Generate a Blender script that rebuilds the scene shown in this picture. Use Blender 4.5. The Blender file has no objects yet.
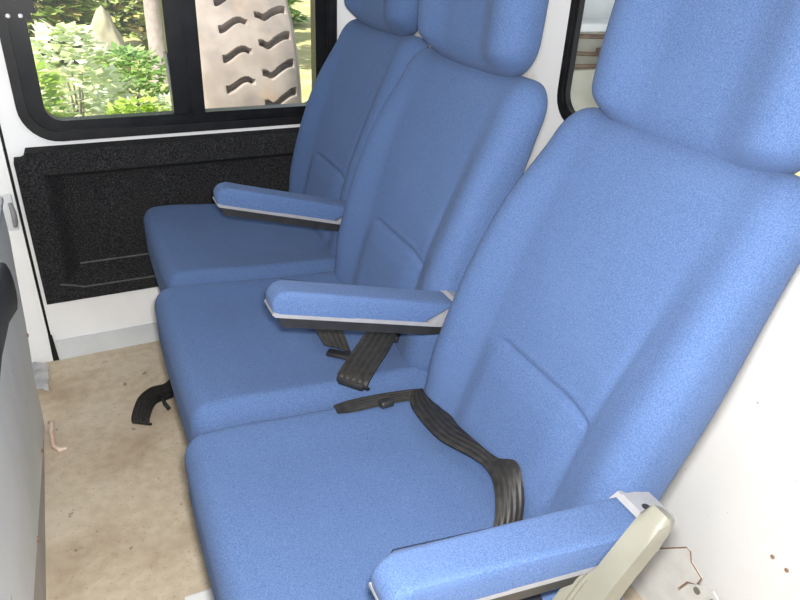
import bpy, bmesh, math, random
from mathutils import Vector, Matrix, noise
from mathutils.bvhtree import BVHTree
PI = math.pi
scene = bpy.context.scene
COL = scene.collection
rnd = random.Random(7)

# ------------------------------------------------------------------ helpers
def tag(o, label=None, cat=None, group=None, kind=None):
    if label: o['label'] = label
    if cat: o['category'] = cat
    if group: o['group'] = group
    if kind: o['kind'] = kind
    return o

def empty(name, loc=(0, 0, 0), rz=0):
    o = bpy.data.objects.new(name, None)
    o.empty_display_size = .05
    o.location = loc
    o.rotation_euler = (0, 0, rz)
    COL.objects.link(o)
    return o

def link(name, bm, mat, parent=None, smooth=True):
    bmesh.ops.recalc_face_normals(bm, faces=bm.faces[:])
    me = bpy.data.meshes.new(name)
    bm.to_mesh(me)
    bm.free()
    if smooth:
        for p in me.polygons: p.use_smooth = True
        try: me.set_sharp_from_angle(angle=math.radians(smooth if smooth is not True else 45))
        except Exception: pass
    me.materials.append(mat)
    o = bpy.data.objects.new(name, me)
    COL.objects.link(o)
    if parent: o.parent = parent
    return o

def copy_tree(o, parent=None):
    c = o.copy()
    COL.objects.link(c)
    c.parent = parent
    for ch in o.children: copy_tree(ch, c)
    return c

def ss(a, b, x):
    if a == b: return 1. if x >= a else 0.
    t = max(0., min(1., (x - a) / (b - a)))
    return t * t * (3 - 2 * t)

def add_box(bm, lo, hi, bevel=0, seg=2, M=None):
    lo = Vector(lo); hi = Vector(hi)
    r = bmesh.ops.create_cube(bm, size=1)
    vs = r['verts']
    for v in vs:
        v.co = Vector((lo[i] + (v.co[i] + .5) * (hi[i] - lo[i]) for i in range(3)))
    if bevel:
        es = list({e for v in vs for e in v.link_edges})
        r = bmesh.ops.bevel(bm, geom=es, offset=bevel, segments=seg, affect='EDGES', profile=.5)
        vs = list({v for f in r['faces'] for v in f.verts} | {v for v in vs if v.is_valid})
    if M is not None:
        bmesh.ops.transform(bm, matrix=M, verts=vs)
    return vs

def add_prism(bm, pts, place, d0, d1):
    """closed polygon pts (a,b) extruded from d0 to d1; place(a,b,d) -> point"""
    A = [bm.verts.new(place(a, b, d0)) for a, b in pts]
    B = [bm.verts.new(place(a, b, d1)) for a, b in pts]
    n = len(pts)
    fs = [bm.faces.new(A), bm.faces.new(B[::-1])]
    for i in range(n):
        fs.append(bm.faces.new((A[i], B[i], B[(i + 1) % n], A[(i + 1) % n])))
    return fs

def add_tube(bm, pts, rad, n=10, caps=True):
    pts = [Vector(p) for p in pts]
    rads = rad if isinstance(rad, (list, tuple)) else [rad] * len(pts)
    rings = []
    up = None
    for i, p in enumerate(pts):
        t = (pts[min(i + 1, len(pts) - 1)] - pts[max(i - 1, 0)]).normalized()
        if up is None:
            up = Vector((0, 0, 1)) if abs(t.z) < .9 else Vector((1, 0, 0))
        s = t.cross(up).normalized()
        up = s.cross(t).normalized()
        rings.append([bm.verts.new(p + (s * math.cos(2 * PI * k / n) + up * math.sin(2 * PI * k / n)) * rads[i]) for k in range(n)])
    for a, b in zip(rings, rings[1:]):
        for k in range(n):
            bm.faces.new((a[k], a[(k + 1) % n], b[(k + 1) % n], b[k]))
    if caps:
        bm.faces.new(rings[0][::-1]); bm.faces.new(rings[-1])

def rrect(a0, a1, b0, b1, r, seg=8, shear=0.):
    """rounded rectangle polygon; r one radius or four (bl, br, tr, tl)"""
    rr = r if isinstance(r, (list, tuple)) else [r] * 4
    out = []
    for (cx, cy, q, R) in ((a0, b0, 2, rr[0]), (a1, b0, 3, rr[1]), (a1, b1, 0, rr[2]), (a0, b1, 1, rr[3])):
        sx = 1 if cx == a0 else -1
        sy = 1 if cy == b0 else -1
        ox, oy = cx + sx * R, cy + sy * R
        for k in range(seg + 1):
            t = (q + k / seg) * PI / 2
            out.append((ox + R * math.cos(t), oy + R * math.sin(t)))
    if shear:
        out = [(a + shear * (b - b0), b) for a, b in out]
    return out

def add_ring(bm, outer, inner, place, d0, d1):
    """frame between two loops of equal length, extruded d0..d1"""
    n = len(outer)
    L = [[bm.verts.new(place(a, b, d)) for a, b in pts] for pts, d in ((outer, d0), (outer, d1), (inner, d1), (inner, d0))]
    for j in range(4):
        p, q = L[j], L[(j + 1) % 4]
        for i in range(n):
            bm.faces.new((p[i], p[(i + 1) % n], q[(i + 1) % n], q[i]))

def sheet_with_hole(bm, outer, hole, place, d0, d1):
    """slab with a hole: two filled sheets plus rims"""
    fr = []
    for d in (d0, d1):
        es = []
        loops = []
        for pts in (outer, hole):
            vs = [bm.verts.new(place(a, b, d)) for a, b in pts]
            loops.append(vs)
            for i in range(len(vs)):
                es.append(bm.edges.new((vs[i], vs[(i + 1) % len(vs)])))
        bmesh.ops.triangle_fill(bm, edges=es, use_beauty=True, use_dissolve=False)
        fr.append(loops)
    for k in range(2):
        a, b = fr[0][k], fr[1][k]
        n = len(a)
        for i in range(n):
            bm.faces.new((a[i], a[(i + 1) % n], b[(i + 1) % n], b[i]))

def samples(h, r, n, ne=6):
    e = [math.tan(PI / 4 * k / ne) * r for k in range(ne + 1)]     # edge zone
    pos = [-h + (r - x) for x in reversed(e)]
    m = [-h + r + (2 * h - 2 * r) * k / n for k in range(1, n)]
    return pos + m + [-p for p in reversed(pos)]

def rbox(dims, r, n):
    """dense rounded box: returns bmesh centred at 0"""
    bm = bmesh.new()
    h = [d / 2 for d in dims]
    S = [samples(h[i], r[i], n[i]) for i in range(3)]
    cache = {}
    def vert(p):
        k = tuple(round(c, 6) for c in p)
        if k in cache: return cache[k]
        q = [max(-(h[i] - r[i]), min(h[i] - r[i], p[i])) for i in range(3)]
        d = Vector([(p[i] - q[i]) / r[i] for i in range(3)])
        if d.length > 0: d.normalize()
        v = bm.verts.new([q[i] + d[i] * r[i] for i in range(3)])
        cache[k] = v
        return v
    for ax in range(3):
        a, b = (ax + 1) % 3, (ax + 2) % 3
        for sg in (-1, 1):
            for i in range(len(S[a]) - 1):
                for j in range(len(S[b]) - 1):
                    q = []
                    for (ii, jj) in ((i, j), (i + 1, j), (i + 1, j + 1), (i, j + 1)):
                        p = [0, 0, 0]
                        p[ax] = sg * h[ax]; p[a] = S[a][ii]; p[b] = S[b][jj]
                        q.append(vert(p))
                    if len(set(q)) == 4:
                        bm.faces.new(q)
    return bm

# ------------------------------------------------------------------ materials
def mat(name, col, rough=.6, col2=None, scale=20., detail=3, metal=0., bump=0., bscale=None, sheen=0., spec=.5, lo=.35, hi=.65, coat=0.):
    m = bpy.data.materials.new(name)
    m.use_nodes = True
    nt = m.node_tree
    b = nt.nodes['Principled BSDF']
    b.inputs['Base Color'].default_value = (*col, 1)
    b.inputs['Roughness'].default_value = rough
    b.inputs['Metallic'].default_value = metal
    b.inputs['Specular IOR Level'].default_value = spec
    if coat: b.inputs['Coat Weight'].default_value = coat
    if sheen:
        b.inputs['Sheen Weight'].default_value = sheen
        b.inputs['Sheen Roughness'].default_value = .5
    tc = nt.nodes.new('ShaderNodeTexCoord')
    if col2 is not None:
        n = nt.nodes.new('ShaderNodeTexNoise')
        n.inputs['Scale'].default_value = scale
        n.inputs['Detail'].default_value = detail
        r = nt.nodes.new('ShaderNodeValToRGB')
        r.color_ramp.elements[0].position = lo; r.color_ramp.elements[0].color = (*col, 1)
        r.color_ramp.elements[1].position = hi; r.color_ramp.elements[1].color = (*col2, 1)
        nt.links.new(tc.outputs['Object'], n.inputs['Vector'])
        nt.links.new(n.outputs['Fac'], r.inputs['Fac'])
        nt.links.new(r.outputs['Color'], b.inputs['Base Color'])
    if bump:
        n2 = nt.nodes.new('ShaderNodeTexNoise')
        n2.inputs['Scale'].default_value = bscale or scale
        n2.inputs['Detail'].default_value = 2
        bp = nt.nodes.new('ShaderNodeBump')
        bp.inputs['Strength'].default_value = bump
        bp.inputs['Distance'].default_value = .004
        nt.links.new(tc.outputs['Object'], n2.inputs['Vector'])
        nt.links.new(n2.outputs['Fac'], bp.inputs['Height'])
        nt.links.new(bp.outputs['Normal'], b.inputs['Normal'])
    return m

def mix_layer(m, col, scale, lo, hi, amount=1., detail=4, loc=(0, 0, 0), stretch=(1, 1, 1)):
    """lays a second noise-shaped colour (stains, dirt, wear) over a material"""
    nt = m.node_tree
    b = nt.nodes['Principled BSDF']
    old = b.inputs['Base Color'].links[0].from_socket if b.inputs['Base Color'].links else None
    tc = nt.nodes.new('ShaderNodeTexCoord')
    mp = nt.nodes.new('ShaderNodeMapping')
    mp.inputs['Location'].default_value = loc
    mp.inputs['Scale'].default_value = stretch
    n = nt.nodes.new('ShaderNodeTexNoise')
    n.inputs['Scale'].default_value = scale; n.inputs['Detail'].default_value = detail
    mr = nt.nodes.new('ShaderNodeMapRange')
    mr.inputs['From Min'].default_value = lo; mr.inputs['From Max'].default_value = hi
    mr.inputs['To Max'].default_value = amount
    mx = nt.nodes.new('ShaderNodeMix'); mx.data_type = 'RGBA'
    mx.inputs['B'].default_value = (*col, 1)
    if old: nt.links.new(old, mx.inputs['A'])
    else: mx.inputs['A'].default_value = b.inputs['Base Color'].default_value
    nt.links.new(tc.outputs['Object'], mp.inputs['Vector'])
    nt.links.new(mp.outputs['Vector'], n.inputs['Vector'])
    nt.links.new(n.outputs['Fac'], mr.inputs['Value'])
    nt.links.new(mr.outputs['Result'], mx.inputs['Factor'])
    nt.links.new(mx.outputs['Result'], b.inputs['Base Color'])
    return m

fabric = mat('blue_fabric', (.050, .090, .196), .95, (.084, .131, .254), 560, 3, bump=.3, bscale=640, sheen=.04, spec=.08, lo=.36, hi=.64)
mix_layer(fabric, (.082, .131, .255), 9, .5, .75, .35, 3)
white = mat('white_paint', (.84, .84, .84), .45, (.78, .78, .78), 6, 4)
part_paint = mat('partition_paint', (.87, .87, .87), .5, (.83, .83, .82), 5, 4)
mix_layer(part_paint, (.50, .47, .30), 7, .66, .74, .5, 5)
mix_layer(part_paint, (.30, .27, .2), 55, .76, .79, .7, 2)
pale = mat('pale_grey_paint', (.62, .64, .66), .5, (.55, .57, .59), 9, 4)
gap_grey = mat('gap_shade_grey', (.36, .35, .33), .7, (.44, .42, .39), 9, 5)
grime = mat('scuffed_grey_panel', (.74, .755, .76), .55, (.66, .68, .69), 5, 5)
mix_layer(grime, (.25, .20, .16), 30, .70, .78, .6, 3)
floor_m = mat('dirty_vinyl', (.48, .395, .285), .8, (.57, .48, .36), 40, 6, bump=.12, bscale=160)
mix_layer(floor_m, (.64, .57, .46), 4, .48, .72, .7, 5)
mix_layer(floor_m, (.30, .22, .14), 130, .60, .72, .6, 4)
mix_layer(floor_m, (.30, .21, .13), 5, .50, .72, .6, 6, (3, 1, 0))
mix_layer(floor_m, (.10, .07, .04), 28, .70, .74, .6, 2)
carpet = mat('black_carpet', (.008, .008, .009), .95, (.036, .036, .037), 260, 3, bump=.22, bscale=420, spec=.2, lo=.42, hi=.72)
mix_layer(carpet, (.085, .085, .087), 300, .60, .74, .8, 2)
ledge_glint_m = mat('ledge_glint_grey', (.055, .055, .055), .8, (.10, .10, .098), 40)  # lighter grey stands in for light caught along the ledge
rubber = mat('black_rubber', (.006, .006, .007), .4, (.011, .011, .012), 30, spec=.3)
rubber2 = mat('black_frame_metal', (.006, .006, .007), .3, (.011, .011, .012), 30, spec=.3)
armgrey = mat('grey_plastic', (.42, .42, .44), .4, (.48, .48, .50), 60)
armlight = mat('pale_plastic', (.235, .235, .25), .5, (.21, .21, .222), 60)
cream = mat('cream_plastic', (.185, .180, .145), .55, (.155, .150, .118), 14)
mix_layer(cream, (.12, .11, .08), 18, .6, .75, .4)
blackp = mat('black_plastic', (.012, .012, .013), .45, (.02, .02, .02), 40)
steel = mat('white_steel', (.70, .70, .68), .45, (.62, .61, .58), 24)
rust = mat('rusty_steel', (.20, .11, .06), .8, (.32, .20, .12), 60)
dpad = mat('dark_grey_vinyl', (.040, .043, .048), .55, (.055, .058, .062), 60, bump=.2, bscale=300)
chrome = mat('dull_metal', (.5, .5, .5), .35, (.42, .42, .42), 50, metal=.9)
tan = mat('beige_board', (.55, .52, .44), .7, (.48, .45, .37), 16)
brown = mat('brown_wood', (.20, .13, .09), .6, (.28, .19, .13), 20)
tape = mat('pinkish_cord', (.62, .42, .32), .6, (.72, .60, .52), 40)
film = mat('cloudy_plastic', (.84, .84, .85), .3, (.60, .60, .62), 30)

def web_mat():
    m = mat('black_webbing', (.012, .011, .0105), .5, (.024, .022, .020), 90, spec=.35)
    nt = m.node_tree; b = nt.nodes['Principled BSDF']
    uv = nt.nodes.new('ShaderNodeUVMap')
    w = nt.nodes.new('ShaderNodeTexWave')
    w.wave_type = 'BANDS'; w.bands_direction = 'X'
    w.inputs['Scale'].default_value = 1.6
    bp = nt.nodes.new('ShaderNodeBump'); bp.inputs['Strength'].default_value = .45; bp.inputs['Distance'].default_value = .002
    nt.links.new(uv.outputs['UV'], w.inputs['Vector'])
    nt.links.new(w.outputs['Fac'], bp.inputs['Height'])
    nt.links.new(bp.outputs['Normal'], b.inputs['Normal'])
    return m
webbing = web_mat()

def glass_mat():
    m = bpy.data.materials.new('window_glass'); m.use_nodes = True
    nt = m.node_tree; nt.nodes.clear()
    o = nt.nodes.new('ShaderNodeOutputMaterial')
    t = nt.nodes.new('ShaderNodeBsdfTransparent'); t.inputs['Color'].default_value = (.96, .97, .96, 1)
    g = nt.nodes.new('ShaderNodeBsdfGlossy'); g.inputs['Roughness'].default_value = .02
    f = nt.nodes.new('ShaderNodeFresnel')
    ge = nt.nodes.new('ShaderNodeNewGeometry')
    mr = nt.nodes.new('ShaderNodeMapRange')            # same reflectance from both faces of the thin pane
    mr.inputs['To Min'].default_value = 1.45; mr.inputs['To Max'].default_value = 1 / 1.45
    nt.links.new(ge.outputs['Backfacing'], mr.inputs['Value'])
    nt.links.new(mr.outputs['Result'], f.inputs['IOR'])
    mx = nt.nodes.new('ShaderNodeMixShader')
    nt.links.new(f.outputs[0], mx.inputs[0]); nt.links.new(t.outputs[0], mx.inputs[1]); nt.links.new(g.outputs[0], mx.inputs[2])
    nt.links.new(mx.outputs[0], o.inputs['Surface'])
    return m
glass = glass_mat()

def leaf_mat(name, cols, rough=.5, trans=.45):
    """each leaf its own tint"""
    m = bpy.data.materials.new(name); m.use_nodes = True
    nt = m.node_tree; b = nt.nodes['Principled BSDF']
    g = nt.nodes.new('ShaderNodeNewGeometry')
    r = nt.nodes.new('ShaderNodeValToRGB')
    el = r.color_ramp.elements
    el[0].color = (*cols[0], 1); el[1].color = (*cols[-1], 1)
    for i, c in enumerate(cols[1:-1]):
        e = el.new((i + 1) / (len(cols) - 1)); e.color = (*c, 1)
    nt.links.new(g.outputs['Random Per Island'], r.inputs['Fac'])
    nt.links.new(r.outputs['Color'], b.inputs['Base Color'])
    b.inputs['Roughness'].default_value = rough
    tr = nt.nodes.new('ShaderNodeBsdfTranslucent')
    nt.links.new(r.outputs['Color'], tr.inputs['Color'])
    mx = nt.nodes.new('ShaderNodeMixShader'); mx.inputs[0].default_value = trans
    out = nt.nodes['Material Output']
    nt.links.new(b.outputs[0], mx.inputs[1]); nt.links.new(tr.outputs[0], mx.inputs[2])
    nt.links.new(mx.outputs[0], out.inputs['Surface'])
    return m

# ------------------------------------------------------------------ the van shell
YW, WA = 1.2992, .0236
CW, SW = math.cos(WA), math.sin(WA)
def wall_pt(a, z, d=0.):
    """a along the far wall, z up, d out of the wall towards the room"""
    return Vector((a * CW + d * SW, YW + a * SW - d * CW, z))

bm = bmesh.new()
WIN = rrect(-.205, .632, .66, 1.20, (.085, .07, .07, .07))
sheet_with_hole(bm, [(-.255, -.03), (2.3, -.03), (2.3, 1.75), (-.255, 1.75)], WIN, wall_pt, 0., -.045)
tag(link('wall_far', bm, white, smooth=False), kind='structure')

bm = bmesh.new()
add_prism(bm, [(-.262, -.0), (-.262, 1.75), (-1.1, 1.75), (-1.1, .0)], wall_pt, .006, -.04)
tag(link('wall_post', bm, white, smooth=False), kind='structure')
bpy.data.objects['wall_post'].name = 'trim_1'
bm = bmesh.new()
add_prism(bm, [(-.262, .075), (-.255, .075), (-.255, 1.75), (-.262, 1.75)], wall_pt, -.012, -.03)
add_prism(bm, [(-.264, .0), (-.248, .0), (-.252, .085), (-.262, .085)], wall_pt, .008, -.02)
tag(link('trim_2', bm, rubber, smooth=False), 'black rubber seal in the joint of the far wall', kind='structure')

bm = bmesh.new()
add_prism(bm, [(-.246, .0), (2.2, .0), (2.2, .060), (-.246, .064)], wall_pt, .008, 0.)
tag(link('baseboard_far', bm, pale, smooth=False), kind='structure')

bm = bmesh.new()
add_box(bm, (-1.1, -1.05, -.04), (2.35, 1.42, 0))
tag(link('floor', bm, floor_m, smooth=False), kind='structure')
bm = bmesh.new()
add_box(bm, (-2.2, -1.1, 1.75), (2.35, 1.45, 1.79))  # van roof out of view, extended over the cab to keep sun out
tag(link('ceiling', bm, white, smooth=False), kind='structure')

XB = .93
def back_pt(y, z, d=0.): return Vector((XB - d, y, z))
bm = bmesh.new()
WIN2 = rrect(-.25, .612, .812, 1.35, .06)
sheet_with_hole(bm, [(-1.05, 0), (YW + XB * SW - .003, 0), (YW + XB * SW - .003, 1.75), (-1.05, 1.75)], WIN2, back_pt, 0., -.012)
tag(link('wall_back', bm, part_paint, smooth=False), kind='structure')

bm = bmesh.new()
def near_pt(a, z, d=0.): return Vector((a, -1.05 + d, z))
sheet_with_hole(bm, [(-2.2, -.02), (.96, -.02), (.96, 1.75), (-2.2, 1.75)], rrect(-.95, .45, .02, 1.62, .08), near_pt, 0., -.04)  # out of view; added with its doorway to cut daylight inside
tag(link('wall_near_unseen', bm, white, smooth=False), kind='structure')
bm = bmesh.new()
add_box(bm, (-2.24, -1.09, -.02), (-2.2, 1.36, .95))  # low cab wall out of view, added to cut light from the left
tag(link('wall_front_unseen', bm, white, smooth=False), kind='structure')

# ---- far window: sliding pane pair in black rubber
w1 = tag(empty('window_1', wall_pt(.21, .66)), 'black framed sliding van window above the black panel', kind='structure')
w1i = Matrix.Translation(w1.location).inverted()
def at_w1(a, z, d=0.): return wall_pt(a, z, d) - w1.location
bm = bmesh.new()
o1 = rrect(-.213, .642, .652, 1.21, (.09, .075, .075, .075))
o2 = rrect(-.190, .618, .676, 1.185, (.07, .055, .055, .055))
o3 = rrect(-.172, .600, .686, 1.172, (.055, .045, .045, .045))
o4 = rrect(-.150, .577, .704, 1.155, (.04, .032, .032, .032))
add_ring(bm, o1, o2, at_w1, .012, -.02)
link('rubber_seal', bm, rubber, w1)
bm = bmesh.new()
add_ring(bm, o2, o3, at_w1, .004, -.03)
add_ring(bm, o3, o4, at_w1, .010, -.03)
link('frame', bm, rubber2, w1)
bm = bmesh.new()
for a0, a1, d in ((.165, .198, .010), (.198, .214, .004), (.214, .249, .008)):
    add_prism(bm, [(a0, .70), (a1, .70), (a1, 1.16), (a0, 1.16)], at_w1, d, -.028)
link('mullion', bm, rubber2, w1, smooth=False)
bm = bmesh.new()
add_prism(bm, [(.1665, .705), (.1695, .705), (.1635, .86), (.1605, .86)], at_w1, .001, -.03)  # pale strip painting in the highlight along the frame edge
link('edge_highlight', bm, armlight, w1, smooth=False)
for nm, a0, a1, d in (('pane', -.16, .18, -.016), ('pane', .235, .585, -.022)):
    bm = bmesh.new()
    add_prism(bm, [(a0, .695), (a1, .695), (a1, 1.16), (a0, 1.16)], at_w1, d, d - .004)
    link(nm, bm, glass, w1, smooth=False)
bm = bmesh.new()
add_prism(bm, rrect(-.225, -.127, .962, 1.02, .004, 2), at_w1, .024, .006)
add_prism(bm, rrect(-.20, -.138, .948, .965, .003, 2), at_w1, .020, .006)
lt = link('latch', bm, rubber, w1)
for a in (-.186, -.160):
    bm = bmesh.new()
    bmesh.ops.create_icosphere(bm, subdivisions=2, radius=.0055, matrix=Matrix.Translation(at_w1(a, .956, .021)))
    link('screw', bm, white, lt)

# ---- partition window
w2 = tag(empty('window_2', back_pt(.18, .812)), 'black edged window in the white partition behind the seats', kind='structure')
def at_w2(y, z, d=0.): return back_pt(y, z, d) - w2.location
bm = bmesh.new()
add_ring(bm, rrect(-.258, .620, .804, 1.358, .066), rrect(-.245, .606, .818, 1.345, .056), at_w2, .008, -.015)
add_ring(bm, rrect(-.245, .606, .818, 1.345, .056), rrect(-.236, .597, .827, 1.336, .05), at_w2, .003, -.011)
link('rubber_seal', bm, rubber, w2)
bm = bmesh.new()
add_prism(bm, rrect(-.24, .60, .824, 1.34, .05), at_w2, -.004, -.007)
link('pane', bm, glass, w2, smooth=False)

# ---- moulded black carpet panel under the window (pressed recess)
def panel_depth(a, z):
    """height of the panel face over the wall: rim proud, sloped recess, ledge at its foot"""
    L = min((a + .160) / .022 - (0.35 * (.60 - z)), 30)
    din = min(ss(-.190, -.136, a), 1 - ss(.556, .580, z), ss(.252, .300, z))
    d = .054 - .050 * din
    return d
bm = bmesh.new()
na, nz = 150, 70
A0, A1, Z0, Z1 = -.243, .90, .212, .640
grid = []
for i in range(na + 1):
    row = []
    for j in range(nz + 1):
        a = A0 + (A1 - A0) * (i / na); z = Z0 + (Z1 - Z0) * (j / nz)
        top = Z1 - (.022 * (1 - ss(-.222, -.214, a)))
        z = min(z, top)
        row.append(bm.verts.new(wall_pt(a, z, panel_depth(a, z))))
    grid.append(row)
for i in range(na):
    for j in range(nz):
        q = (grid[i][j], grid[i + 1][j], grid[i + 1][j + 1], grid[i][j + 1])
        try: bm.faces.new(q)
        except ValueError: pass
edge = [grid[i][0] for i in range(na + 1)] + [grid[na][j] for j in range(1, nz + 1)] + [grid[i][nz] for i in range(na - 1, -1, -1)] + [grid[0][j] for j in range(nz - 1, 0, -1)]
back = []
for v in edge:
    p = v.co
    a = p.x * CW + (p.y - YW) * SW
    back.append(bm.verts.new(wall_pt(a, p.z, .0005)))
for i in range(len(edge)):
    k = (i + 1) % len(edge)
    try: bm.faces.new((edge[i], edge[k], back[k], back[i]))
    except ValueError: pass
o = link('trim_3', bm, carpet, smooth=30)
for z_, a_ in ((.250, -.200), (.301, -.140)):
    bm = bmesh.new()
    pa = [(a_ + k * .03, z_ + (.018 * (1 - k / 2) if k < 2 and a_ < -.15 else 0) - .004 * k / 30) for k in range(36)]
    add_tube(bm, [wall_pt(a, z, panel_depth(a, z) + .0005) for a, z in pa], .0026, 6)  # raised lines painting in the lit edges of the recess
    link('ledge_glint', bm, ledge_glint_m, o)

tag(o, 'black carpet covered panel with a pressed recess below the window', kind='structure')

# ---- left low panel with its dark pad (doorway side)
wl = tag(empty('wall_left', (-.287, .3, 0)), 'scuffed pale grey panel with a dark grey pad at the left', kind='structure')
def at_l(y, z, d=0.): return Vector((d, y - .3, z))
bm = bmesh.new()
poly = [(-.9, .205), (.30, .130), (.96, .012), (1.0, .144), (1.035, .18), (1.09, .235), (1.15, .34), (1.215, .44), (1.215, .53), (-.9, .53)]
add_prism(bm, poly, at_l, 0, -.03)
link('panel', bm, grime, wl, smooth=False)
bm = bmesh.new()
add_prism(bm, [(-.9, 0), (.93, 0), (.955, .02), (.30, .140), (-.9, .215)], at_l, -.004, -.03)  # darker grey strip painting in the shade of the gap under the panel
link('gap_shade_strip', bm, gap_grey, wl, smooth=False)
bm = bmesh.new()
add_box(bm, (-.075, -1.2, .527), (.006, .925, .542), .004)
link('ledge', bm, pale, wl)
bm = bmesh.new()
ppoly = [(-.9, .525), (.80, .525), (.86, .520), (.905, .500), (.938, .470), (.952, .44), (.950, .405), (.925, .385), (.885, .392), (.72, .448), (.547, .486), (-.9, .505)]
fs = add_prism(bm, ppoly, at_l, .016, 0)
bmesh.ops.bevel(bm, geom=list(fs[0].edges), offset=.010, segments=3, affect='EDGES', profile=.5)
link('pad', bm, dpad, wl)
for (y, z) in ((.80, .055), (.47, .10), (1.06, .225)):
    bm = bmesh.new()
    bmesh.ops.create_icosphere(bm, subdivisions=2, radius=.006, matrix=Matrix.Translation(at_l(y, z, .001)) @ Matrix.Scale(.5, 4, (1, 0, 0)))
    link('screw', bm, rust, wl)

# ---- white catch on the left post
o = empty('door_catch', wall_pt(-.272, .425, .0065))
tag(o, 'white plastic catch on the post left of the black panel', 'catch')
bm = bmesh.new(); add_box(bm, (-.022, -.006, 0), (.004, 0, .10), .003); link('plate', bm, pale, o)
bm = bmesh.new(); add_tube(bm, [(-.004, -.008, .012), (0, -.02, .028), (.001, -.022, .055), (-.003, -.010, .078)], [.005, .007, .007, .005], 10); link('latch_hook', bm, armlight, o)

# ------------------------------------------------------------------ seats
B0 = Vector((.416, 0, .43)); T0 = Vector((.642, 0, .94))
E0 = (T0 - B0).normalized(); N0 = Vector((-E0.z, 0, E0.x))       # up the back / out of its front
def back_map(t, y, s): return E0 * s + Vector((0, y, 0)) + N0 * t   # t forwards

def backrest_bm():
    T, W, L = .092, .474, .600
    bm = rbox((T, W, L), (.042, .060, .060), (4, 100, 110))
    for v in bm.verts:
        t, y, s = -v.co.x, v.co.y, v.co.z + L / 2 - .035     # t: front positive
        tn = t / (T / 2)
        w = 1 - .06 * ss(.25, .52, s) - .05 * (1 - ss(-.03, .10, s))
        w *= 1 - .16 * ss(-.2, 1, -tn)
        fw = ss(-.2, .6, tn)
        ya = abs(y)
        fade = 1 - ss(.36, .54, s)
        cre = .128 + .022 * ss(.15, .5, s)
        d = .029 * ss(cre - .012, cre + .085, ya) * fade * (.55 + .45 * ss(.0, .12, s))
        d += .008 * ss(cre - .02, cre + .06, ya) * (1 - fade)
        d -= .0030 * math.exp(-((ya - cre) / .010) ** 2) * ss(.03, .08, s) * (1 - ss(.26, .40, s)) * (y < 0)
        if ya < cre + .004:
            sg = .192 - 3.0 * max(0, ya - .075) ** 2 - .10 * max(0, ya - .075)
            d -= .0085 * math.exp(-((s - sg) / .0055) ** 2) * (1 - ss(cre - .012, cre + .004, ya) if y < 0 else 1 - ss(.06, .118, y))
            d += .009 * ss(0, .05, s) * (1 - ss(sg - .05, sg + .002, s) * .6) * (s < sg + .02) * (1 - ss(cre - .05, cre, ya)) * (1 - ss(sg, sg + .02, s))
        d += .014 * ss(.0, .25, s) * (1 - ss(.3, .58, s))
        d += .0015 * noise.noise(Vector((t * 8, y * 11, s * 11)))
        t2 = t + fw * d - T / 2
        v.co = back_map(t2, y * w, s)
    return bm

def headrest_bm():
    T, W, L = .090, .356, .27
    bm = rbox((T, W, L), (.040, .070, .060), (4, 60, 44))
    q = Matrix.Rotation(math.radians(-7), 3, 'Y')
    for v in bm.verts:
        t, y, s = -v.co.x, v.co.y, v.co.z
        tn = t / (T / 2)
        fw = ss(-.3, .6, tn)
        ya = abs(y)
        d = .024 * ss(.055, .15, ya)
        d *= ss(-.135, -.09, s)
        s -= .014 * (1 - (y / .206) ** 2) * (1 - ss(-.12, .02, s))
        y *= 1 - .16 * ss(-.3, 1, -tn)
        y *= 1 + .03 * math.sin(PI * min(1, max(0, (s + .135) / .27)))
        d += .0012 * noise.noise(Vector((t * 9, y * 12, s * 12 + 5)))
        p = Vector((t + fw * d, y, s))
        p = Matrix.Rotation(math.radians(15), 3, 'Y') @ p
        v.co = back_map(p.x - .012, p.y, p.z + .565 + .128)
    return bm

CW_, CL_, CT_ = .502, .510, .165
def cushion_bm():
    bm = rbox((CL_, CW_, CT_), (.036, .036, .045), (80, 90, 6))
    for v in bm.verts:
        x, y, z = v.co.x + CL_ / 2, v.co.y, v.co.z
        tw = ss(-.2, .7, z / (CT_ / 2))
        ya = abs(y) / (CW_ / 2)
        d = -.008 * (1 - ss(.50, .94, ya)) * ss(.0, .16, x)
        d -= .030 * (x / CL_)
        d -= .010 * ss(.86, 1., ya)
        d += .004 * math.exp(-((x - .09) / .05) ** 2)
        d += .0025 * noise.noise(Vector((x * 7, y * 7, 1.3)))
        xx = x + .004 * (abs(y) / .25) ** 3 * (1 - ss(.0, .1, x))            # front edge bowed
        xx -= .010 * (1 - ss(0, .12, x)) * ss(-.9, .2, -z / (CT_ / 2)) * 0
        v.co = Vector((xx - .004, y * (1 - .02 * (1 - tw)), z + tw * d + .464 - CT_ / 2))
    return bm

def arm_profile_pts(a0, a1, h):
    """side outline of the pad: slanted at the rear, rounded at the tip"""
    pts = [(a0 + .052, .0), (a0, h)]
    tip = []
    r = h * .62
    for k in range(9):
        t = PI / 2 - PI / 2 * k / 8
        tip.append((a1 - r + r * math.cos(t), h - r + r * math.sin(t)))
    return pts + tip + [(a1 - .004, 0)]

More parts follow.
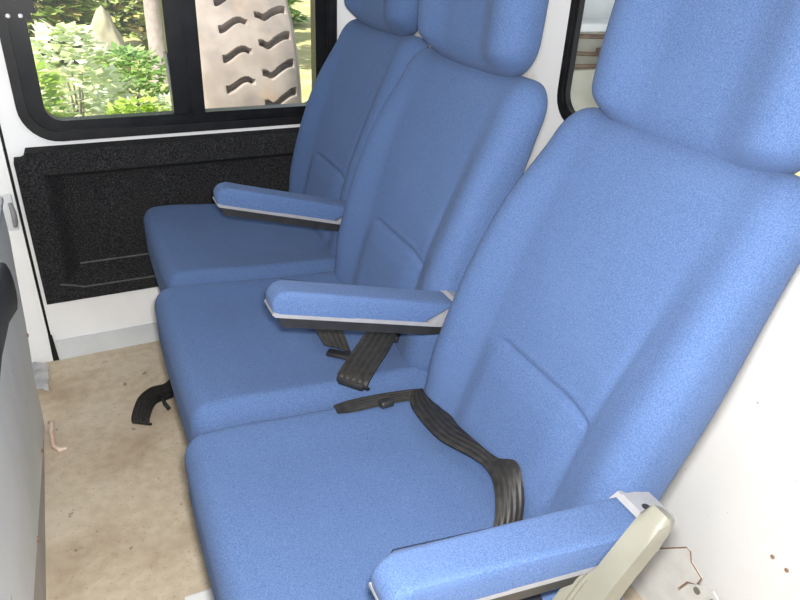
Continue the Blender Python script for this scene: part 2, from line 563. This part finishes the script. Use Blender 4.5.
def make_arm(parent, tilt, length=.342):
    ar = empty('armrest', (.482, -.2535, .572))
    ar.rotation_euler = (0, math.radians(tilt), 0)
    ar.parent = parent
    # local: a runs forward (-x), b up
    def P(w0, w1=None):
        def f(a, b, d): return Vector((-a, d, b))
        return f
    bm = bmesh.new()
    h = .038; hw = .0300
    fs = add_prism(bm, arm_profile_pts(.010, length, h), P(0), -hw, hw)
    bmesh.ops.bevel(bm, geom=list({e for f in fs[:2] for e in f.edges if max(v.co.z for v in e.verts) > .004}), offset=.010, segments=5, affect='EDGES', profile=.55)
    for v in bm.verts: v.co.y *= 1 - .22 * ss(length - .07, length, -v.co.x) ** 2
    link('pad', bm, fabric, ar, smooth=50)
    bm = bmesh.new()
    n = 10
    pts = [(-.015, -.004), (.045, -.0065), (length - .008, -.0065), (length - .003, -.003), (length - .003, .001), (.060, .001), (.012, .041), (-.020, .039)]
    add_prism(bm, pts, P(0), -hw - .0008, hw + .0008)
    for v in bm.verts: v.co.y *= 1 - .22 * ss(length - .07, length, -v.co.x) ** 2
    link('tray', bm, armlight, ar, smooth=25)
    bm = bmesh.new()
    pts = [(.03, -.007), (length - .014, -.007), (length - .022, -.022), (.06, -.026), (.02, -.022)]
    add_prism(bm, pts, P(0), -hw + .005, hw - .005)
    link('underside', bm, blackp, ar, smooth=25)
    bm = bmesh.new()
    add_prism(bm, [(.022, .0405), (.014, .0445), (-.026, .0425), (-.036, .032), (-.036, .004), (-.020, .004), (-.019, .037)], P(0), -.022, .022)
    cap = link('pivot_cover', bm, armlight, ar, smooth=25)
    bm = bmesh.new()
    bmesh.ops.create_cone(bm, cap_ends=True, segments=16, radius1=.0055, radius2=.0055, depth=.004, matrix=Matrix.Translation((.0, -.004, .0425)))
    link('screw_hole', bm, blackp, cap)
    return ar

def make_seat():
    root = empty('van_seat')
    link('cushion', cushion_bm(), fabric, root, smooth=180)
    link('backrest', backrest_bm(), fabric, root, smooth=180).location = B0
    link('headrest', headrest_bm(), fabric, root, smooth=180).location = B0
    make_arm(root, 14.5)
    # steel base below the cushion
    bm = bmesh.new()
    add_box(bm, (.045, -.215, .270), (.46, .215, .306), .006)
    link('seat_frame', bm, blackp, root)
    for x in (.09, .41):
        for y in (-.17, .17):
            bm = bmesh.new()
            add_box(bm, (x - .018, y - .018, 0), (x + .018, y + .018, .272), .003)
            link('leg', bm, blackp, root)
    return root

P1, P2 = .509, .506
SEATG = 'row of three blue van seats'
s0 = make_seat()
s0.location = (-.016, 0, 0)
tag(s0, 'nearest blue fabric van seat, with a black belt lying along its backrest', 'seat', SEATG)
s1 = copy_tree(s0); s1.location = (.006, P1, .004)
tag(s1, 'middle blue fabric van seat, with two short black belt ends on its cushion', 'seat', SEATG)
s2 = copy_tree(s0); s2.location = (.042, P1 + P2, .004)
tag(s2, 'farthest blue fabric van seat, beside the black panel and window', 'seat', SEATG)
for s, t, dx, dz, rec in ((s0, 8., -.024, -.028, -.35), (s1, 14.5, -.020, -.012, -4.9), (s2, 15., -.036, -.022, -5.0)):
    for ch in s.children:
        k = ch.name.split('.')[0]
        if k == 'armrest':
            ch.rotation_euler = (0, math.radians(t), 0)
            ch.location = ch.location + Vector((dx, 0, dz))
        if k in ('backrest', 'headrest'): ch.rotation_euler = (0, math.radians(rec - (1.6 if k == 'headrest' and s is not s0 else 0)), 0)
        if k == 'headrest' and s is s0: ch.location.y -= .001
        if k == 'backrest' and s is s1: ch.scale.y = 1.035
        if k == 'backrest' and s is s0: ch.scale.z = 1.018
# cream hinge cover on the doorway side
bm = bmesh.new()
cl = [(.437, .632), (.428, .617), (.413, .593), (.392, .562), (.366, .518), (.338, .462), (.318, .400), (.308, .335)]
hw = [.0085, .0115, .013, .0135, .0145, .017, .021, .025]
L_, R_ = [], []
for i, (x, z) in enumerate(cl):
    a = Vector(cl[max(i - 1, 0)]); b = Vector(cl[min(i + 1, len(cl) - 1)])
    d = (b - a).normalized(); nn = Vector((-d.y, d.x))
    L_.append((x + nn.x * hw[i], z + nn.y * hw[i])); R_.append((x - nn.x * hw[i], z - nn.y * hw[i]))
fs = add_prism(bm, L_ + R_[::-1], lambda a, b, d: Vector((a, d, b)), -.3135, -.2855)
bmesh.ops.bevel(bm, geom=list({e for f in fs[:2] for e in f.edges}), offset=.008, segments=4, affect='EDGES', profile=.5)
tag(link('hinge_cover', bm, cream, s0, smooth=50), 'cream plastic hinge cover')
bm = bmesh.new()
fs = add_prism(bm, [(.395, .560), (.380, .565), (.355, .540), (.325, .49), (.30, .42), (.295, .335), (.36, .335), (.36, .47)], lambda a, b, d: Vector((a, d, b)), -.286, -.268)
bmesh.ops.bevel(bm, geom=list({e for f in fs[:2] for e in f.edges}), offset=.004, segments=2, affect='EDGES')
tag(link('hinge_plate', bm, cream, s0, smooth=50), 'cream plastic inner cover plate')

# ------------------------------------------------------------------ belts
bpy.context.view_layer.update()
vv, ff = [], []
vb, fb = [], []
for s in (s0, s1, s2):
    for ch in s.children:
        k = ch.name.split('.')[0]
        if k in ('cushion', 'backrest'):
            V_, F_ = (vv, ff) if k == 'cushion' else (vb, fb)
            b0 = len(V_)
            mw = ch.matrix_world
            V_ += [mw @ v.co for v in ch.data.vertices]
            F_ += [[b0 + i for i in p.vertices] for p in ch.data.polygons]
TREE = BVHTree.FromPolygons(vv, ff)
BACKS = BVHTree.FromPolygons(vb, fb)
def front(y, z):
    h = BACKS.ray_cast(Vector((-.3, y, z)), Vector((1, 0, 0)))
    return h[0].x if h[0] else 9.
def drop(x, y, zmax=.60):
    h = TREE.ray_cast(Vector((x, y, zmax)), Vector((0, 0, -1)))
    return h[0].z if h[0] else 0.

def catmull(P, n):
    out = []
    P = [P[0] + (P[0] - P[1])] + P + [P[-1] + (P[-1] - P[-2])]
    for i in range(1, len(P) - 2):
        for k in range(n):
            t = k / n
            a, b, c, d = P[i - 1], P[i], P[i + 1], P[i + 2]
            out.append(.5 * ((2 * b) + (c - a) * t + (2 * a - 5 * b + 4 * c - d) * t * t + (3 * b - 3 * c + d - a) * t ** 3))
    out.append(P[-2])
    return out

def ribbon(name, left, right, parent, thick=.0022, n=8, m=10, stick=None, bulge=0.):
    """strap between two edge curves; stick = least height over the cushions"""
    Lc = catmull([Vector(p) for p in left], n); Rc = catmull([Vector(p) for p in right], n)
    org = parent.location
    bm = bmesh.new()
    uvl = bm.loops.layers.uv.new('UVMap')
    rows = []
    N = len(Lc)
    for i in range(N):
        row = []
        t = (Lc[min(i + 1, N - 1)] - Lc[max(i - 1, 0)] + Rc[min(i + 1, N - 1)] - Rc[max(i - 1, 0)]).normalized()
        nrm = t.cross(Rc[i] - Lc[i]).normalized()
        if nrm.z < 0: nrm = -nrm
        for k in range(m + 1):
            u = k / m
            p = Lc[i].lerp(Rc[i], u) + nrm * bulge * math.sin(PI * u)
            if stick is not None:
                p.z = max(p.z, drop(p.x, p.y) + stick)
                p.x = min(p.x, front(p.y, p.z) - .004)
                p.z = max(p.z, drop(p.x, p.y) + stick)
            row.append((p, nrm, u))
        rows.append(row)
    top = [[bm.verts.new(p + nn * thick / 2 - org) for p, nn, u in r] for r in rows]
    bot = [[bm.verts.new(p - nn * thick / 2 - org) for p, nn, u in r] for r in rows]
    def face(vs, uvs):
        f = bm.faces.new(vs)
        for l, c in zip(f.loops, uvs): l[uvl].uv = c
    for i in range(N - 1):
        for k in range(m):
            uv4 = ((k / m, i * .1), ((k + 1) / m, i * .1), ((k + 1) / m, i * .1 + .1), (k / m, i * .1 + .1))
            face((top[i][k], top[i][k + 1], top[i + 1][k + 1], top[i + 1][k]), uv4)
            face((bot[i + 1][k], bot[i + 1][k + 1], bot[i][k + 1], bot[i][k]), uv4)
        for k in (0, m):
            face((top[i][k], top[i + 1][k], bot[i + 1][k], bot[i][k]), ((0, 0),) * 4)
    for i in (0, N - 1):
        for k in range(m):
            face((top[i][k], top[i][k + 1], bot[i][k + 1], bot[i][k]), ((0, 0),) * 4)
    return link(name, bm, webbing, parent, smooth=60)

# belt of the nearest seat: out of the gap beside its far edge, then along the foot of the backrest
b = empty('seat_belt', (.38, .18, drop(.36, .17)))
tag(b, 'black lap belt lying across the rear of the nearest seat cushion', 'seat belt')
ribbon('webbing', [(.400, .205, .455), (.405, .150, .455), (.407, .090, .46), (.424, .030, .47), (.424, -.020, .48), (.418, -.060, .50), (.404, -.098, .47), (.388, -.120, .44)],
       [(.372, .200, .462), (.352, .160, .462), (.355, .075, .462), (.378, .015, .466), (.386, -.018, .468), (.378, -.058, .470), (.355, -.100, .455), (.335, -.122, .44)], b, stick=.0035, bulge=.002)
ribbon('webbing', [(.228, .204, .470), (.262, .212, .466), (.315, .214, .462), (.365, .212, .458), (.402, .206, .456)],
       [(.232, .196, .456), (.262, .197, .450), (.315, .198, .448), (.362, .196, .446), (.398, .186, .446)], b, stick=.003)
bm = bmesh.new()
add_box(bm, (-.012, -.020, -.004), (.012, .020, .008), .003)
o = link('keeper', bm, blackp, b); o.location = Vector((.320, .206, drop(.32, .205) + .005)) - b.location
o.rotation_euler = (math.radians(-18), 0, math.radians(4))

# loose belt ends on the middle seat
b = empty('seat_belt', (.33, .40, drop(.33, .40)))
tag(b, 'black buckle end of a lap belt lying under the middle armrest', 'seat belt', 'loose belt ends on the middle seat')
ribbon('webbing', [(.276, .540, .47), (.274, .490, .482), (.272, .440, .482), (.276, .388, .468)],
       [(.324, .520, .47), (.322, .462, .482), (.320, .405, .482), (.318, .354, .462)], b, stick=.003, bulge=.002)
bm = bmesh.new()
add_box(bm, (-.024, -.006, -.003), (.024, .014, .005), .0025)
o = link('belt_tip', bm, blackp, b); o.location = Vector((.298, .370, drop(.298, .370) + .006)) - b.location
o.rotation_euler = (0, 0, math.radians(-42))
b = empty('seat_belt', (.35, .34, drop(.35, .34)))
tag(b, 'folded black belt loop with a blunt end at the middle of the middle seat', 'seat belt', 'loose belt ends on the middle seat')
ribbon('webbing', [(.400, .425, .480), (.375, .395, .490), (.335, .350, .488), (.296, .312, .482), (.268, .286, .474), (.262, .281, .462), (.270, .288, .455)],
       [(.440, .388, .480), (.415, .352, .490), (.375, .304, .488), (.336, .266, .482), (.308, .240, .474), (.302, .235, .462), (.310, .242, .455)], b, thick=.004, stick=.0035)
bm = bmesh.new()
add_box(bm, (-.027, -.020, -.006), (.027, .020, .010), .004)
o = link('buckle', bm, blackp, b); o.location = Vector((.415, .398, drop(.415, .398) + .020)) - b.location
o.rotation_euler = (0, 0, math.radians(-44))

bm = bmesh.new()
add_box(bm, (-.026, -.010, -.006), (.026, .012, .008), .004)
o = link('end_fold', bm, blackp, b); o.location = Vector((.284, .262, .462)) - b.location
o.rotation_euler = (0, 0, math.radians(-49))

# buckle stalk under the nearest armrest
b = empty('seat_belt', (.325, -.205, drop(.325, -.20)))
tag(b, 'black belt buckle on a stalk under the nearest armrest', 'seat belt')
bm = bmesh.new()
add_box(bm, (-.024, -.050, -.004), (.024, .040, .014), .005)
o = link('buckle', bm, blackp, b); o.location = (-.010, -.012, .012); o.rotation_euler = (math.radians(-10), 0, math.radians(-20))
bm = bmesh.new()
add_box(bm, (-.019, -.060, .000), (.019, -.040, .0125), .003)
o2_ = link('release_button', bm, dpad, b); o2_.location = (-.010, -.012, .012); o2_.rotation_euler = o.rotation_euler
ribbon('webbing', [(.285, -.175, .46), (.335, -.165, .465), (.385, -.150, .46)], [(.290, -.215, .46), (.345, -.205, .465), (.395, -.190, .46)], b, stick=.003)

# belt end on the floor, coming out under the farthest seat
b = empty('seat_belt', (-.02, .95, 0))
tag(b, 'black belt end trailing on the floor beside the seats', 'seat belt')
ribbon('webbing', [(.120, 1.06, .05), (.055, 1.040, .035), (.020, 1.015, .024), (-.020, 1.000, .030), (-.055, .965, .030), (-.078, .915, .018), (-.082, .895, .008), (-.075, .90, .003)],
       [(.130, 1.01, .03), (.070, .995, .012), (.030, .972, .006), (.000, .955, .012), (-.020, .925, .022), (-.038, .885, .016), (-.040, .868, .008), (-.035, .874, .003)], b, thick=.005)
bm = bmesh.new()
add_tube(bm, [(.035, -.03, .006), (.028, -.01, .009), (.026, .008, .012), (.05, .02, .010)], .006, 8)
link('anchor_loop', bm, blackp, b)

# ------------------------------------------------------------------ small things on the floor and partition
bm = bmesh.new()
add_box(bm, (-.048, -.62, 0), (.030, .288, .030), .004)
tag(link('floor_rail', bm, white), 'white floor rail at the front foot of the nearest seat', 'rail')

br = empty('mounting_bracket', (.80, -.10, 0))
tag(br, 'pale sheet steel bracket with brown edges behind the nearest seat', 'bracket')
def at_b(y, z, d=0.): return Vector((-d, y + .10, z))
shape = [(.06, .0), (.06, .03), (-.032, .120), (-.106, .203), (-.116, .203), (-.124, .184), (-.152, .172), (-.148, .150), (-.130, .137), (-.118, .106), (-.142, .085), (-.142, .0)]
bm = bmesh.new(); add_prism(bm, shape, at_b, .0015, -.0015); link('plate', bm, steel, br, smooth=False)
bm = bmesh.new()
add_tube(bm, [at_b(y, z, .0012) for y, z in shape[2:-1]], .0014, 6)
tag(link('rim', bm, rust, br), 'rusty brown edge')
bm = bmesh.new()
tab = [(-.122, .104), (-.134, .138), (-.156, .160), (-.180, .172), (-.200, .160), (-.205, .0), (-.146, .0), (-.146, .085)]
add_prism(bm, tab, at_b, .004, .001); link('tab', bm, steel, br, smooth=False)
bm = bmesh.new(); bmesh.ops.create_cone(bm, cap_ends=True, segments=20, radius1=.007, radius2=.007, depth=.003, matrix=Matrix.Translation(at_b(-.154, .143, .0045)) @ Matrix.Rotation(PI / 2, 4, 'Y'))
link('washer', bm, cream, br)
bm = bmesh.new(); bmesh.ops.create_cone(bm, cap_ends=True, segments=6, radius1=.008, radius2=.007, depth=.008, matrix=Matrix.Translation(at_b(-.188, .150, .007)) @ Matrix.Rotation(PI / 2, 4, 'Y'))
link('bolt', bm, blackp, br)

for i, (y, z, lab) in enumerate(((-.185, .204, 'upper small dark rivet low on the white partition'), (-.215, .202, 'lower small dark rivet low on the white partition'))):
    bm = bmesh.new()
    bmesh.ops.create_uvsphere(bm, u_segments=12, v_segments=8, radius=.0042, matrix=Matrix.Translation(back_pt(y, z, .001)) @ Matrix.Scale(.6, 4, (1, 0, 0)))
    tag(link('rivet', bm, rust), lab, 'rivet', 'rivets in the partition')

# bent pinkish clip and cloudy film at the foot of the left panel
bm = bmesh.new()
add_tube(bm, [(-.276, .955, .020), (-.268, .945, .028), (-.270, .905, .022), (-.268, .868, .008), (-.255, .850, .006), (-.240, .852, .006)], [.004, .006, .006, .006, .007, .004], 10)
tag(link('plastic_clip', bm, tape), 'bent pinkish white plastic clip at the foot of the left panel', 'clip')
bm = bmesh.new()
g = [[None] * 9 for _ in range(9)]
for i in range(9):
    for j in range(9):
        u, w = i / 8 - .5, j / 8 - .5
        rr = 1 - .25 * noise.noise(Vector((i * .6, j * .6, 3)))
        g[i][j] = bm.verts.new((-.305 + u * .055 * rr, 1.21 + w * .14 * rr - u * .03, .006 + .010 * abs(noise.noise(Vector((i * .5, j * .5, 1))))))
for i in range(8):
    for j in range(8): bm.faces.new((g[i][j], g[i + 1][j], g[i + 1][j + 1], g[i][j + 1]))
bmesh.ops.solidify(bm, geom=bm.faces[:], thickness=.0015)
tag(link('plastic_scrap', bm, film), 'crumpled scrap of cloudy plastic film at the corner of the floor', 'plastic scrap')

# ------------------------------------------------------------------ load space seen through the partition window
rk = empty('storage_rack', (1.55, 1.17, 0))
tag(rk, 'pale storage rack with brown rods seen through the partition window', 'rack')
bm = bmesh.new(); add_box(bm, (-.26, .0, 0), (.55, .10, .80), .004); link('cabinet', bm, tan, rk)
bm = bmesh.new(); add_box(bm, (-.28, -.02, .920), (.56, .11, .945), .004); link('shelf', bm, white, rk)
bm = bmesh.new(); add_box(bm, (-.26, .08, .80), (.55, .10, .92)); link('back_board', bm, tan, rk)
for z0, z1, y in ((.905, .895, .03), (.855, .835, .04), (.812, .806, .02)):
    bm = bmesh.new(); add_tube(bm, [(-.26, y, z0), (.1, y, z1), (.55, y, z1 - .01)], .007, 8); link('rod', bm, brown, rk)
bm = bmesh.new(); add_box(bm, (-.02, .0, .838), (.03, .05, .862), .004); link('clamp', bm, brown, rk)
for x in (-.25, .53):
    bm = bmesh.new(); add_box(bm, (x - .01, .02, .80), (x + .01, .05, .92), .002); link('upright', bm, white, rk)

# ------------------------------------------------------------------ outside
GZ = -.55
ground_m = mat('dry_ground', (.34, .33, .14), .95, (.48, .44, .24), 1.6, 6)
mix_layer(ground_m, (.45, .20, .08), 6, .55, .7, .8)
mix_layer(ground_m, (.20, .26, .07), 1.1, .50, .62, .7)
bm = bmesh.new()
n = 40
gg = [[bm.verts.new((-15 + 32 * i / n, 1.6 + 34 * j / n, GZ + .05 * noise.noise(Vector((i * .7, j * .7, 0))))) for j in range(n + 1)] for i in range(n + 1)]
for i in range(n):
    for j in range(n): bm.faces.new((gg[i][j], gg[i + 1][j], gg[i + 1][j + 1], gg[i][j + 1]))
tag(link('ground', bm, ground_m), kind='structure')

# -- big tyre with directional lugs
tyre_m = mat('dusty_rubber', (.225, .185, .165), .85, (.30, .255, .23), 7, 5)
mix_layer(tyre_m, (.36, .23, .13), 3.2, .58, .75, .7)
mix_layer(tyre_m, (.15, .135, .13), 5, .52, .7, .7, 4, (2, 5, 1))
rim_m = mat('yellow_rim', (.50, .33, .05), .5, (.40, .24, .05), 6)
R_, Wd = .80, .505
ty = empty('tractor_tyre', (.858, 3.815, GZ))
ty.rotation_euler = (0, 0, math.radians(-3))
tag(ty, 'big dusty tractor tyre with wavy lugs standing outside the window', 'tyre')
pitch = 2 * PI / 32
def slit(th, x):
    best = 0.
    for side, x0, x1, ph, in ((-1, -.140, -.005, 0.), (1, .060, .225, .5)):
        if not (x0 - .03 < x < x1 + .03): continue
        u = (x - x0) / (x1 - x0)
        if side < 0: c = .30 * ss(.0, .75, u) - .08 * ss(.8, 1., u)
        else: c = -.10 * ss(0, .25, u) * (1 - ss(.2, .5, u)) + .36 * ss(.25, 1, u)
        wdt = .085 * (1 - .35 * u if side < 0 else .8 + .25 * u)
        k = (th / pitch - c - ph)
        k -= round(k)
        e = ss(x0 - .012, x0 + .004, x) * (1 - ss(x1 - .004, x1 + .012, x))
        # sharp lower lip, sloped upper lip
        a = (1 - ss(wdt * .75, wdt, k)) if k > 0 else (1 - ss(wdt * .8, wdt * 2.6, -k))
        best = max(best, a * e)
    return best
bm = bmesh.new()
NT = 1024
prof = []
nx = 64
for i in range(nx + 1):
    x = -Wd / 2 + Wd * i / nx
    prof.append((x, R_ - .05 * abs(x / (Wd / 2)) ** 3.2, True))
side = [(.278, .70), (.285, .62), (.270, .52), (.235, .43)]
full = [(-a, r_, False) for a, r_ in reversed(side)] + prof + [(a, r_, False) for a, r_ in side]
step = 2 * PI / NT
rings = []
for k in range(NT):
    th = k * step
    row = []
    for (x, r_, tread) in full:
        rr = r_ - (.056 * slit(th, x) if tread else 0)
        row.append(bm.verts.new((x, -rr * math.cos(th), R_ + rr * math.sin(th))))
    rings.append(row)
for k in range(NT):
    a, b_ = rings[k], rings[(k + 1) % NT]
    for i in range(len(full) - 1): bm.faces.new((a[i], a[i + 1], b_[i + 1], b_[i]))
link('tread', bm, tyre_m, ty, smooth=50)
bm = bmesh.new()
prev = None
for k in range(49):
    pass
rp = [(-.235, .43), (-.225, .40), (-.12, .38), (-.06, .12), (-.06, .02), (.06, .02), (.06, .12), (.12, .38), (.225, .40), (.235, .43)]
rr_ = [[bm.verts.new((x, -r_ * math.cos(2 * PI * k / 64), R_ + r_ * math.sin(2 * PI * k / 64))) for x, r_ in rp] for k in range(64)]
for k in range(64):
    for i in range(len(rp) - 1): bm.faces.new((rr_[k][i], rr_[k][i + 1], rr_[(k + 1) % 64][i + 1], rr_[(k + 1) % 64][i]))
link('rim', bm, rim_m, ty)

def leaf(bm, p, d, up, ln, wd):
    s = d.cross(up)
    if s.length < 1e-4: s = Vector((1, 0, 0))
    s.normalize()
    q = [p, p + d * ln * .45 + s * wd, p + d * ln, p + d * ln * .45 - s * wd]
    bm.faces.new([bm.verts.new(x) for x in q])

def bush(name, c, rad, h, count, ln, wd, m, stem_m, label, cat, seed, droop=0., cone=False):
    r = random.Random(seed)
    root = empty(name, (c[0], c[1], GZ))
    tag(root, label, cat)
    if cone: rad *= .88
    bm = bmesh.new()
    for i in range(count):
        z = r.random()
        a = r.random() * 2 * PI
        prof_ = (1 - z) ** .8 if cone else math.sqrt(max(0, 1 - (2 * z - .85) ** 2 / 1.4))
        q = r.random() ** .45
        rr = rad * prof_ * q * (1 + .25 * noise.noise(Vector((math.cos(a) * 2, math.sin(a) * 2, z * 3 + seed))))
        p = Vector((math.cos(a) * rr, math.sin(a) * rr, .03 + z * h))
        d = Vector((math.cos(a) + r.uniform(-.7, .7), math.sin(a) + r.uniform(-.7, .7), r.uniform(-.3, .7) - droop)).normalized()
        leaf(bm, p, d, Vector((r.uniform(-.5, .5), r.uniform(-.5, .5), 1)), ln * r.uniform(.6, 1.25), wd * r.uniform(.7, 1.2))
    link('foliage', bm, m, root, smooth=False)
    bm = bmesh.new()
    for k in range(5):
        a = k * 2 * PI / 5 + r.random()
        add_tube(bm, [(0, 0, -.03), (math.cos(a) * rad * .2, math.sin(a) * rad * .2, h * .3), (math.cos(a) * rad * .45, math.sin(a) * rad * .45, h * .65)], [.02 + .01 * rad, .012, .006], 6)
    link('stems', bm, stem_m, root)
    return root

bark = mat('grey_bark', (.30, .25, .24), .9, (.40, .34, .33), 12, 5)
lf_white = leaf_mat('pale_leaves', [(.42, .52, .16), (.72, .80, .50), (.90, .92, .84), (.80, .84, .66)], .35)
lf_lime = leaf_mat('lime_leaves', [(.22, .36, .04), (.50, .66, .10), (.70, .78, .30)], .4)
lf_green = leaf_mat('green_leaves', [(.14, .28, .06), (.32, .50, .14), (.54, .66, .32)], .5)
lf_dark = leaf_mat('conifer_needles', [(.16, .24, .05), (.32, .42, .10), (.58, .64, .24), (.66, .40, .18)], .6)
lf_olive = leaf_mat('olive_leaves', [(.30, .38, .09), (.58, .62, .22), (.66, .50, .22)], .6)

bush('pale_bush', (-.06, 5.5), .34, .92, 900, .12, .042, lf_white, bark, 'bright pale leaved bush outside at the left of the window', 'bush', 1)
bush('lime_bush', (-.34, 4.7), .22, .78, 500, .11, .036, lf_lime, bark, 'yellow green bush at the left edge of the window', 'bush', 2)
bush('lime_bush', (.36, 4.85), .24, .50, 600, .09, .03, lf_lime, bark, 'low yellow green bush outside in front of the tree trunk', 'bush', 3)
bush('green_bush', (.45, 6.5), .42, .60, 1000, .09, .03, lf_green, bark, 'mid green bush outside behind the pale leaved bush', 'bush', 4)
bush('green_bush', (.68, 5.6), .24, .34, 800, .06, .02, lf_white, bark, 'small pale bush outside at the foot of the sliding frame', 'bush', 5)
cx = [(-.35, 10.3, 1.05, 3.0, lf_dark, 'dark conifer outside behind the pale bush'),
      (1.95, 11.0, 1.0, 2.8, lf_olive, 'olive brown conifer outside behind the slim grey tree trunk'),
      (.75, 13.0, 1.15, 3.4, lf_dark, 'dark conifer outside between the pale boulder and the tree trunk'),
      (3.4, 13.5, 1.1, 3.4, lf_green, 'green conifer outside at the right edge of the tractor tyre')]
for i, (x, y, r_, h, m, lab) in enumerate(cx):
    bush('conifer', (x, y), r_, h * .95, 4200, .26, .065, m, bark, lab, 'tree', (21, 22, 23, 25)[i], .25, True)
tr = empty('tree_trunk', (.955, 8.2, GZ))
tag(tr, 'slim grey tree trunk outside left of the sliding frame', 'tree')
bm = bmesh.new()
add_tube(bm, [(0, 0, -.05), (.0, 0, .10), (-.015, 0, .8), (.01, 0, 1.8), (.0, .02, 3.2)], [.16, .115, .10, .095, .08], 14)
link('trunk', bm, bark, tr)
bm = bmesh.new()
for i in range(2600):
    v = Vector((rnd.gauss(0, 1), rnd.gauss(0, 1), rnd.gauss(0, 1))).normalized() * (rnd.random() ** .4)
    leaf(bm, Vector((v.x * 1.2, v.y * 1.2, 3.6 + v.z * .8)), Vector((rnd.uniform(-1, 1), rnd.uniform(-1, 1), rnd.uniform(-1, .4))).normalized(), Vector((0, 0, 1)), .16, .045)
link('crown', bm, lf_green, tr, smooth=False)

rock_m = mat('pale_sandstone', (.30, .27, .18), .9, (.40, .36, .26), 5, 5)
bm = bmesh.new()
bmesh.ops.create_icosphere(bm, subdivisions=4, radius=1)
for v in bm.verts:
    p = v.co.copy()
    f = 1 + .22 * noise.noise(p * 1.7) + .06 * noise.noise(p * 6)
    t = (p.z + 1) / 2
    v.co = Vector((p.x * .34 * (1.15 - .85 * t) * f, p.y * .34 * (1.15 - .85 * t) * f, -.08 + t * .88 * (1 + .05 * noise.noise(p * 3))))
o = link('boulder', bm, rock_m, smooth=60); o.location = (.40, 8.6, GZ)
tag(o, 'pale pointed boulder outside among the bushes', 'rock')

# ------------------------------------------------------------------ light
w = bpy.data.worlds.new('sky'); scene.world = w; w.use_nodes = True
nt = w.node_tree
bg = nt.nodes['Background']
bg.inputs['Color'].default_value = (.80, .90, 1.0, 1)
bg.inputs['Strength'].default_value = 1.0
sun = bpy.data.lights.new('sun', 'SUN'); sun.energy = 8.5; sun.angle = .009; sun.color = (1, .95, .86)
so = bpy.data.objects.new('sun', sun); COL.objects.link(so)
so.rotation_euler = Vector((.62, .30, -.75)).to_track_quat('-Z', 'Y').to_euler()

# ------------------------------------------------------------------ camera
C0 = Vector((-.0826, -.6444, 1.1658)); yaw, pit, roll, fpx = .46321, .49937, .05174, 670.7
f = Vector((math.sin(yaw) * math.cos(pit), math.cos(yaw) * math.cos(pit), -math.sin(pit)))
r = Vector((math.cos(yaw), -math.sin(yaw), 0)); u = r.cross(f)
r2 = r * math.cos(roll) + u * math.sin(roll); u2 = -r * math.sin(roll) + u * math.cos(roll)
cam = bpy.data.cameras.new('camera'); cam.sensor_width = 36; cam.lens = fpx * 36 / 800; cam.clip_start = .02
co = bpy.data.objects.new('camera', cam); COL.objects.link(co)
M = Matrix(((r2.x, u2.x, -f.x, C0.x), (r2.y, u2.y, -f.y, C0.y), (r2.z, u2.z, -f.z, C0.z), (0, 0, 0, 1)))
co.matrix_world = M
scene.camera = co

# the camera's built-in flash, just above and right of the lens
fl = bpy.data.lights.new('flash', 'AREA'); fl.shape = 'RECTANGLE'; fl.size = .04; fl.size_y = .025; fl.energy = 22.; fl.color = (1, .98, .96)
fo = bpy.data.objects.new('flash', fl); COL.objects.link(fo)
M2 = M.copy(); M2.translation = C0 + u2 * .030 + r2 * .012 + f * .02
fo.matrix_world = M2

vs = scene.view_settings
vs.view_transform = 'Standard'; vs.look = 'None'; vs.gamma = 1; vs.use_curve_mapping = False
vs.exposure = 0.3
